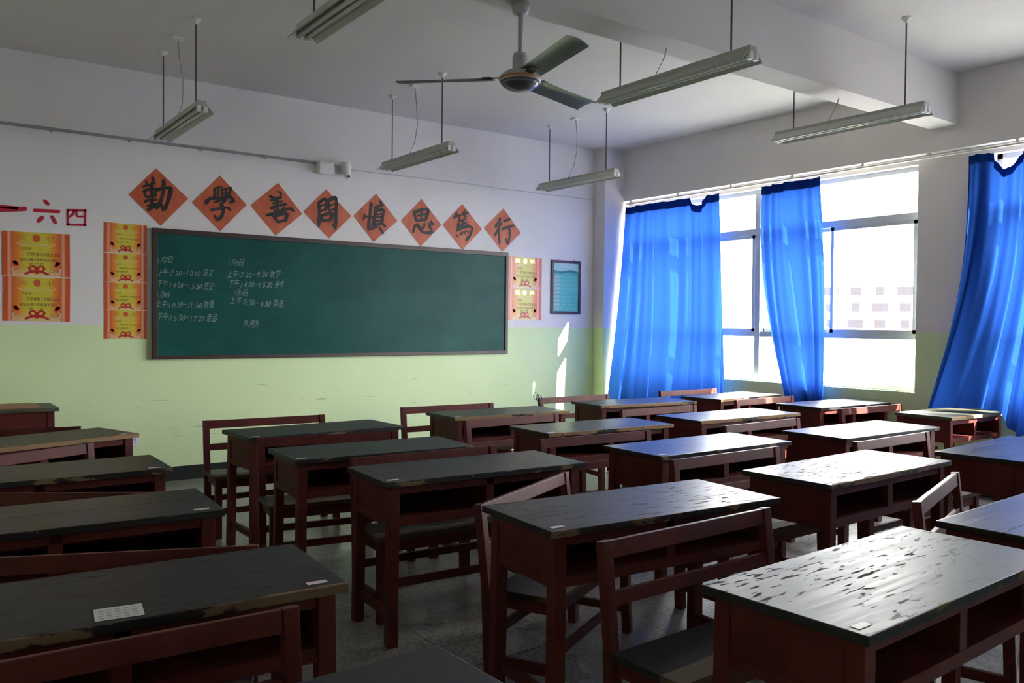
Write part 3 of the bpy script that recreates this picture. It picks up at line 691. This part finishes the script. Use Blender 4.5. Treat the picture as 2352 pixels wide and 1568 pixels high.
SML = [('九年级:', -.23, .09, .14, .055), ('在学校第十四届运动会', -.15, -.04, .50, .055), ('精彩比赛中荣获', -.24, -.16, .30, .055), ('第二名', -.10, -.27, .22, .06), ('二〇一四', .24, -.40, .10, .05)]
award(.716, 1.221, 1.852, 2.223, 'upper of the two large orange award certificates at the left edge', False, BIG, RAD(-.3))
award(.720, 1.221, 1.473, 1.845, 'lower of the two large orange award certificates at the left edge', False, BIG, RAD(.5))
zs = [(2.088, 2.352), (1.828, 2.083), (1.578, 1.824), (1.322, 1.574)]
for k, ((a, b), nm) in enumerate(zip(zs, ('topmost', 'second from top', 'third from top', 'lowest'))):
    award(1.490, 1.846, a, b, '%s of four small award certificates stacked left of the chalkboard' % nm, False, SML, RAD((.6, 0, -.3, .3)[k]))
award(5.908, 6.423, 1.918, 2.292, 'upper of two award certificates right of the chalkboard, gold title gleaming', True, BIG, RAD(.3))
award(5.904, 6.420, 1.532, 1.911, 'lower of two award certificates right of the chalkboard, gold title gleaming', True, BIG, RAD(-.2))

# ------------------------------------------------------------------ framed poster
px0, px1, pz0, pz1 = 6.566, 7.046, 1.612, 2.282; pcx, pcz = (px0 + px1) / 2, (pz0 + pz1) / 2
p = thing('framed_poster', 'teal rules poster in dark red-brown frame by the corner pillar', 'poster', (pcx, 8.13, pcz))
hw, hh = (px1 - px0) / 2, (pz1 - pz0) / 2
f = MB(); fw = .032
f.box(-hw, hw, -.022, -.001, hh - fw, hh, .003); f.box(-hw, hw, -.022, -.001, -hh, -hh + fw, .003)
f.box(-hw, -hw + fw, -.022, -.001, -hh + fw, hh - fw, .003); f.box(hw - fw, hw, -.022, -.001, -hh + fw, hh - fw, .003)
f.build('picture_frame', M_PFRAME, p)
MB().box(-hw + fw, hw - fw, -.010, -.003, -hh + fw, hh - fw).build('print', M_POST, p)
b = bmesh.new()
ribbon(b, [(-.20, .20), (-.08, .185), (.05, .205), (.18, .195)], .035, -.0112, True)
m = MB(); m.bm.free(); m.bm = b; m.build('wave_band', M_PTEAL, p)
me = text_mesh('中学生守则', .055, .24); me.transform(Matrix.Translation((-.10, -.0112, .245))); me.materials.append(M_PWHITE)
o = bpy.data.objects.new('title_text', me); COL.objects.link(o); o.parent = p
for k in range(9):
    z = .135 - k * .050
    g = MB(); y0, y1 = -.0115, -.0102
    g.box(-.195, -.095, y0, y1, z + .013, z + .016); g.box(-.195, -.110, y0, y1, z - .016, z - .013); g.box(-.198, -.195, y0, y1, z - .016, z + .016)
    g.prism([(-.098, z + .016), (-.095, z + .013), (-.108, z - .016), (-.112, z - .016)], y0, y1)
    for q in range(4): g.box(-.185 + q * .02, -.172 + q * .02, y0, y1, z - .007, z + .007)
    g.build('row_label', M_PPINK, p)
    g = MB()
    g.box(-.09, .195, y0, y1, z - .0255, z - .024)
    for q in range(9): g.box(-.085 + q * .03, -.062 + q * .03, y0, y1, z - .006 + (q % 3) * .004, z - .002 + (q % 3) * .004)
    g.build('row_text', M_PINK2, p)
hk = MB()
for s in (-1, 1): hk.tube([(s * .13, -.004, hh), (s * .13 + .012, -.006, hh + .018)], .003, 6)
hk.build('hanging_wire', M_WIRE, p)

# ------------------------------------------------------------------ cable trunking, junction box, camera, socket
c = MB(); c.box(-.5, 3.47, 8.108, 8.13, 3.098, 3.122, .002)
for k in range(5): c.box(.45 + k * .62, .47 + k * .62, 8.104, 8.13, 3.085, 3.105, .002)
tag(c.build('cable_trunking', M_COND), 'thin dark cable trunking running left of the junction box on the front wall', 'cable trunking')
c = MB(); c.tube([(3.85, 8.122, 3.085), (5.0, 8.124, 3.09), (6.2, 8.124, 3.085), (7.25, 8.122, 3.09)], .006, 6)
tag(c.build('wall_cable', plain('white_cable', (.58, .57, .58), .5)), 'thin pale cable from the security camera to the corner pillar', 'cable')
j = thing('junction_box', 'white plastic junction box beside the security camera', 'junction box', (3.56, 8.13, 3.06))
MB().box(-.085, .085, -.07, -.001, -.062, .062, .006).build('box_body', M_SOCK, j)
MB().box(-.078, .078, -.076, -.070, -.055, .055, .004).build('box_lid', M_SOCK, j)
s = thing('security_camera', 'white dome security camera above the chalkboard', 'camera', (3.775, 8.13, 3.06))
MB().box(-.11, -.0, -.05, -.001, .045, .06, .003).build('mount_arm', M_SOCK, s)
MB().lathe([(.02, .08), (.052, .075), (.055, .03), (.050, -.02), (.036, -.045), (.015, -.05)], 24, (0, -.07, 0)).build('camera_shell', M_SOCK, s, True)
MB().lathe([(.012, -.03), (.030, -.035), (.034, -.055), (.022, -.085), (.004, -.092)], 20, (.006, -.085, 0)).build('eyeball', M_SOCK, s, True)
MB().lathe([(.004, -.012), (.014, -.010), (.014, .006), (.004, .008)], 16, (.008, -.118, -.066)).build('lens', M_BLACK, s, True)
k = thing('wall_socket', 'white wall socket low on the green wall at left', 'socket', (1.735, 8.13, .392))
MB().box(-.043, .043, -.012, -.001, -.043, .043, .004).build('face_plate', M_SOCK, k)
g = MB()
for dx, dz in ((-.01, -.012), (.01, -.012), (-.012, .014), (0, .018), (.012, .014)): g.box(dx - .002, dx + .002, -.0128, -.0118, dz - .005, dz + .005)
g.build('socket_slot', M_BLACK, k)

# ------------------------------------------------------------------ hanging twin-tube lamps
def make_lamp():
    t = thing('fluorescent_lamp', '', 'lamp'); LL = .63; hz = 3.05 - 3.05
    r = MB()   # spine and winged reflector, origin at the underside of the spine
    r.box(-.032, .032, -LL, LL, .0, .045, .003)
    for s in (-1, 1):
        r.prism([(s * .032, .022), (s * .085, -.035), (s * .085, -.041), (s * .030, .012)], -LL, LL)
    r.build('reflector', M_LAMP, t)
    for s in (-1, 1):
        MB().tube([(s * .024, -LL + .02, -.020), (s * .024, LL - .02, -.020)], .013, 12).build('tube', M_TUBE, t, True)
        for e in (-1, 1):
            MB().box(s * .024 - .016, s * .024 + .016, e * (LL - .004) - .014, e * (LL - .004) + .014, -.038, .006, .004).build('lamp_holder', M_SOCK, t)
        rd = MB().tube([(0, s * .47, .045), (0, s * .47, .68)], .0055, 8).build('suspension_rod', M_ROD, t)
        MB().lathe([(.006, .64), (.014, .65), (.036, .672), (.038, .68), (.004, .68)], 20, (0, s * .47, 0)).build('ceiling_cup', M_SOCK, rd, True)
    cd = MB(); cd.tube([(0.0, .02, .66), (.01, .01, .50), (.05, .06, .33), (.06, .12, .18), (.02, .17, .05)], .0045, 6)
    cd = cd.build('supply_cord', M_CORD, t, True)
    MB().box(-.045, .045, -.02, .06, .662, .68, .006).build('ceiling_rose', M_SOCK, cd)
    return t
lamp0 = make_lamp(); fl = True
for x, y, dz, yaw, lab in ((1.815, 6.94, 0, 0, 'twin-tube lamp hanging above the left end of the chalkboard'), (3.978, 6.97, 0, 0, 'twin-tube lamp hanging above the middle of the chalkboard, behind the fan'),
   (5.995, 6.99, 0, 0, 'twin-tube lamp hanging near the corner pillar'), (3.985, 3.73, 0, 0, 'large twin-tube lamp hanging below the cross beam right of the fan'),
   (5.93, 3.73, 0, 0, 'twin-tube lamp hanging below the beam near the windows'), (1.79, 3.75, 0, 0, 'twin-tube lamp cut off by the top edge of the photo')):
    o = lamp0 if fl else copy_tree(lamp0); fl = False
    o.location = (x, y, 3.05 + dz); o.rotation_euler = (0, 0, RAD(yaw)); tag(o, lab, 'lamp', 'hanging twin-tube lamps')

# ------------------------------------------------------------------ ceiling fan under the beam
fx, fy, fz = 2.835, 3.80, 2.86
F = thing('ceiling_fan', 'grey three-blade ceiling fan hanging from the cross beam', 'fan', (fx, fy, fz))
MB().lathe([(.012, .36), (.042, .362), (.048, .385), (.054, .42), (.002, .42)], 28).build('canopy', M_FAN, F, True)
MB().tube([(0, 0, .06), (0, 0, .40)], .0135, 14).build('down_rod', M_FAN, F, True)
MB().lathe([(.015, .145), (.036, .14), (.042, .12), (.043, .03), (.03, .02)], 26).build('lower_cup', M_FAN, F, True)
MB().lathe([(.03, .045), (.085, .035), (.113, .012), (.118, -.005), (.115, -.02), (.04, -.022)], 40).build('motor_housing', M_FAN, F, True)
MB().lathe([(.1165, .002), (.1195, .0), (.1195, -.010), (.1165, -.012)], 40).build('trim_ring', M_FANRING, F, True)
MB().lathe([(.112, -.020), (.100, -.038), (.070, -.058), (.030, -.070), (.004, -.072)], 40).build('bottom_cover', M_FANDARK, F, True)
for k in range(3):
    a = RAD(136.5 + 120 * k); M = Matrix.Rotation(a, 4, 'Z') @ Matrix.Rotation(RAD(-13), 4, 'X')
    b = bmesh.new(); n = 10; g = []
    for i in range(n + 1):
        x = .15 + (.72 - .15) * i / n; row = []
        for j in range(7):
            s = j / 6 - .5; wd = .125 + .015 * i / n
            xx = x - (.02 * (s + .5) if i == n else 0)
            row.append(b.verts.new((xx, s * wd, .008 - .05 * s * s)))
        g.append(row)
    for i in range(n):
        for j in range(6): b.faces.new((g[i][j], g[i + 1][j], g[i + 1][j + 1], g[i][j + 1]))
    r = bmesh.ops.solidify(b, geom=list(b.faces), thickness=.003)
    bmesh.ops.transform(b, matrix=M, verts=b.verts)
    m = MB(); m.bm.free(); m.bm = b; bl = m.build('fan_blade', M_BLADE, F, True)
    q = MB(); q.box(.085, .20, -.022, .022, .004, .010, .002, M); q.box(.16, .21, -.05, .05, .008, .012, .002, M); q.build('blade_bracket', M_FANDARK, bl)

# ------------------------------------------------------------------ curtains
r = thing('curtain_rail', 'white curtain rail running above the windows', 'curtain rail', (0, 0, 0))
MB().tube([(7.615, 7.88, 3.035), (7.615, -.5, 3.035)], .012, 10).build('rail_tube', M_RAIL, r, True)
for y in (7.8, 7.0, 6.2, 5.4, 4.6, 3.95, 3.2, 2.3, 1.3): MB().box(7.608, 7.622, y - .012, y + .012, 3.035, 3.075, .002).build('rail_bracket', M_RAIL, r)

def lerp_path(path, t):
    """path: list of (t, Vector)"""
    for (a, p), (b, q) in zip(path, path[1:]):
        if t <= b: return p.lerp(q, (t - a) / (b - a))
    return path[-1][1]
def curtain(label, top, bottom, left, right, folds, amp, nu=150, nv=46, seed=1, header=True, inward=(-1, 0, 0)):
    """top, bottom: functions of u giving points; left/right give how the borders run between them"""
    rr = random.Random(seed); ph = [rr.uniform(0, 6.28) for _ in range(4)]
    b = bmesh.new(); g = []
    for j in range(nv + 1):
        v = j / nv; row = []
        for i in range(nu + 1):
            u = i / nu
            A, B = top(u), bottom(u)
            p = A.lerp(B, v)
            e = left(v) * (1 - u) + right(v) * u
            p = p + e
            uu = u + .012 * math.sin(5 * v + ph[0]) * math.sin(math.pi * u)
            a1 = 2 * math.pi * folds * uu + ph[1] + .9 * math.sin(2.2 * v + ph[2] + 3 * u) + 1.3 * math.sin(2 * math.pi * 1.7 * u + ph[3])
            fz = amp * (.55 + .55 * v) * (math.sin(a1) + .45 * math.sin(2.37 * a1 + 1.5 * v) * (.4 + .6 * (1 - v)) + .7 * math.sin(2 * math.pi * folds * .31 * uu + ph[3] + 1.6 * v))
            p = p + Vector(inward) * fz
            row.append(b.verts.new(p))
        g.append(row)
    for j in range(nv):
        for i in range(nu): b.faces.new((g[j][i], g[j][i + 1], g[j + 1][i + 1], g[j + 1][i]))
    t = thing('curtain', label, 'curtain', (0, 0, 0), 0, 'blue window curtains')
    m = MB(); m.bm.free(); m.bm = b; cl = m.build('curtain_cloth', M_CURT, t, True)
    # heading tape and hooks
    me = cl.data; hd = bmesh.new(); rows = 2
    vs = [[hd.verts.new(me.vertices[j * (nu + 1) + i].co + Vector((-.004, 0, 0))) for i in range(nu + 1)] for j in range(rows + 1)]
    for j in range(rows):
        for i in range(nu): hd.faces.new((vs[j][i], vs[j][i + 1], vs[j + 1][i + 1], vs[j + 1][i]))
    m = MB(); m.bm.free(); m.bm = hd; m.build('heading_tape', M_CURT, t, True)
    return t, cl
Z3 = Vector((0, 0, 0))
def topline(y0, y1, x, sag):
    def f(u):
        return Vector((x, y0 + (y1 - y0) * u, 3.0 - sag(u)))
    return f
# left curtain: drawn over the far half of the window
def sag1(u): return .006 * abs(math.sin(u * 22)) + (0.10 * math.sin(math.pi * (u - .70) / .2) if .70 < u < .90 else 0)
curtain('wide blue curtain drawn over the far left part of the window', topline(7.895, 6.37, 7.61, sag1),
        lambda u: Vector((7.29 + .23 * u, 7.895 + (6.17 - 7.895) * u, .28)),
        lambda v: Vector((.03 * math.sin(math.pi * v), .0, 0)), lambda v: Vector((0, -.02 * math.sin(math.pi * v), 0)), 6.5, .034, 240, 60, 3)
# middle curtain gathered into a tapering bunch
def sag2(u): return .006 * abs(math.sin(u * 14)) - .012 * u
curtain('narrow blue curtain gathered into a bunch in the middle of the window', topline(5.80, 5.05, 7.61, sag2),
        lambda u: Vector((7.64, 5.33 + (4.98 - 5.33) * u, .30)),
        lambda v: Vector((-.02 * v, .17 * math.sin(math.pi * v) ** 1.0 * (1 - .3 * v), 0)), lambda v: Vector((-.02 * v, -.05 * math.sin(math.pi * v), 0)), 4.2, .036, 160, 60, 8)
# right curtain: hangs from the rail, swings into the room and rests on the last desk
def sag3(u):
    s = .004
    if u > .20: s = .16 * math.exp(-((u - .30) / .10) ** 2)
    return s + .01 * abs(math.sin(u * 40))
BOT3 = [(0.0, Vector((7.20, 3.71, .785))), (.14, Vector((7.30, 3.62, .785))), (.32, Vector((7.50, 3.46, .785))), (.46, Vector((7.56, 3.29, .785))), (.55, Vector((7.58, 3.19, .64))), (.68, Vector((7.50, 3.12, .575))), (.80, Vector((7.52, 3.0, .62))), (.9, Vector((7.54, 2.8, .45))), (1.0, Vector((7.56, 2.55, .35)))]
curtain('blue curtain at the right edge resting on the short sunlit desk', topline(3.60, 2.55, 7.61, sag3),
        lambda u: lerp_path(BOT3, u),
        lambda v: Vector((.10 * math.sin(math.pi * v), -.05 * math.sin(math.pi * v), 0)), lambda v: Vector((0, 0, 0)), 6, .034, 220, 60, 12)
curtain('added blue curtain on the second window, out of view, holding back its light', topline(1.75, -.45, 7.61, lambda u: .006 * abs(math.sin(u * 25))),  # unseen curtain, added to limit the daylight entering by the second window
        lambda u: Vector((7.60, 1.75 - 2.2 * u, .35)), lambda v: Vector((0, 0, 0)), lambda v: Vector((0, 0, 0)), 11, .034, 200, 40, 21)

# ------------------------------------------------------------------ outside
tag(MB().box(8.2, 500, -250, 400, -9.3, -9.0).build('ground', M_GROUND), kind='structure')
def building(label, px, py, ang, w, h, d, cols, rows_, zoff):
    t = thing('apartment_building', label, 'building', (px, py, -9.0), RAD(ang))
    MB().box(-w / 2, w / 2, 0, d, 0, h).build('wall_block', M_BLD, t)
    MB().box(-w / 2 - .3, w / 2 + .3, -.3, d + .3, h, h + .6).build('roof_parapet', M_BLD, t)
    for r in range(rows_):
        for c in range(cols):
            cx = -w / 2 + (c + .5) * w / cols; cz = 10.2 + r * 2.9 + zoff; ww = (.9, 1.3, .7)[(c * 2 + r) % 3]
            MB().box(cx - ww, cx + ww, -.06, .02, cz, cz + 1.5).build('window', M_BWIN, t)
    return t
building('pale apartment block seen through the right half of the window', 138, 82, -59.5, 24, 21, 12, 6, 3, 0)
building('pale apartment block seen through the gap between the curtains', 117, 110, -47, 18, 20, 12, 5, 3, 0)
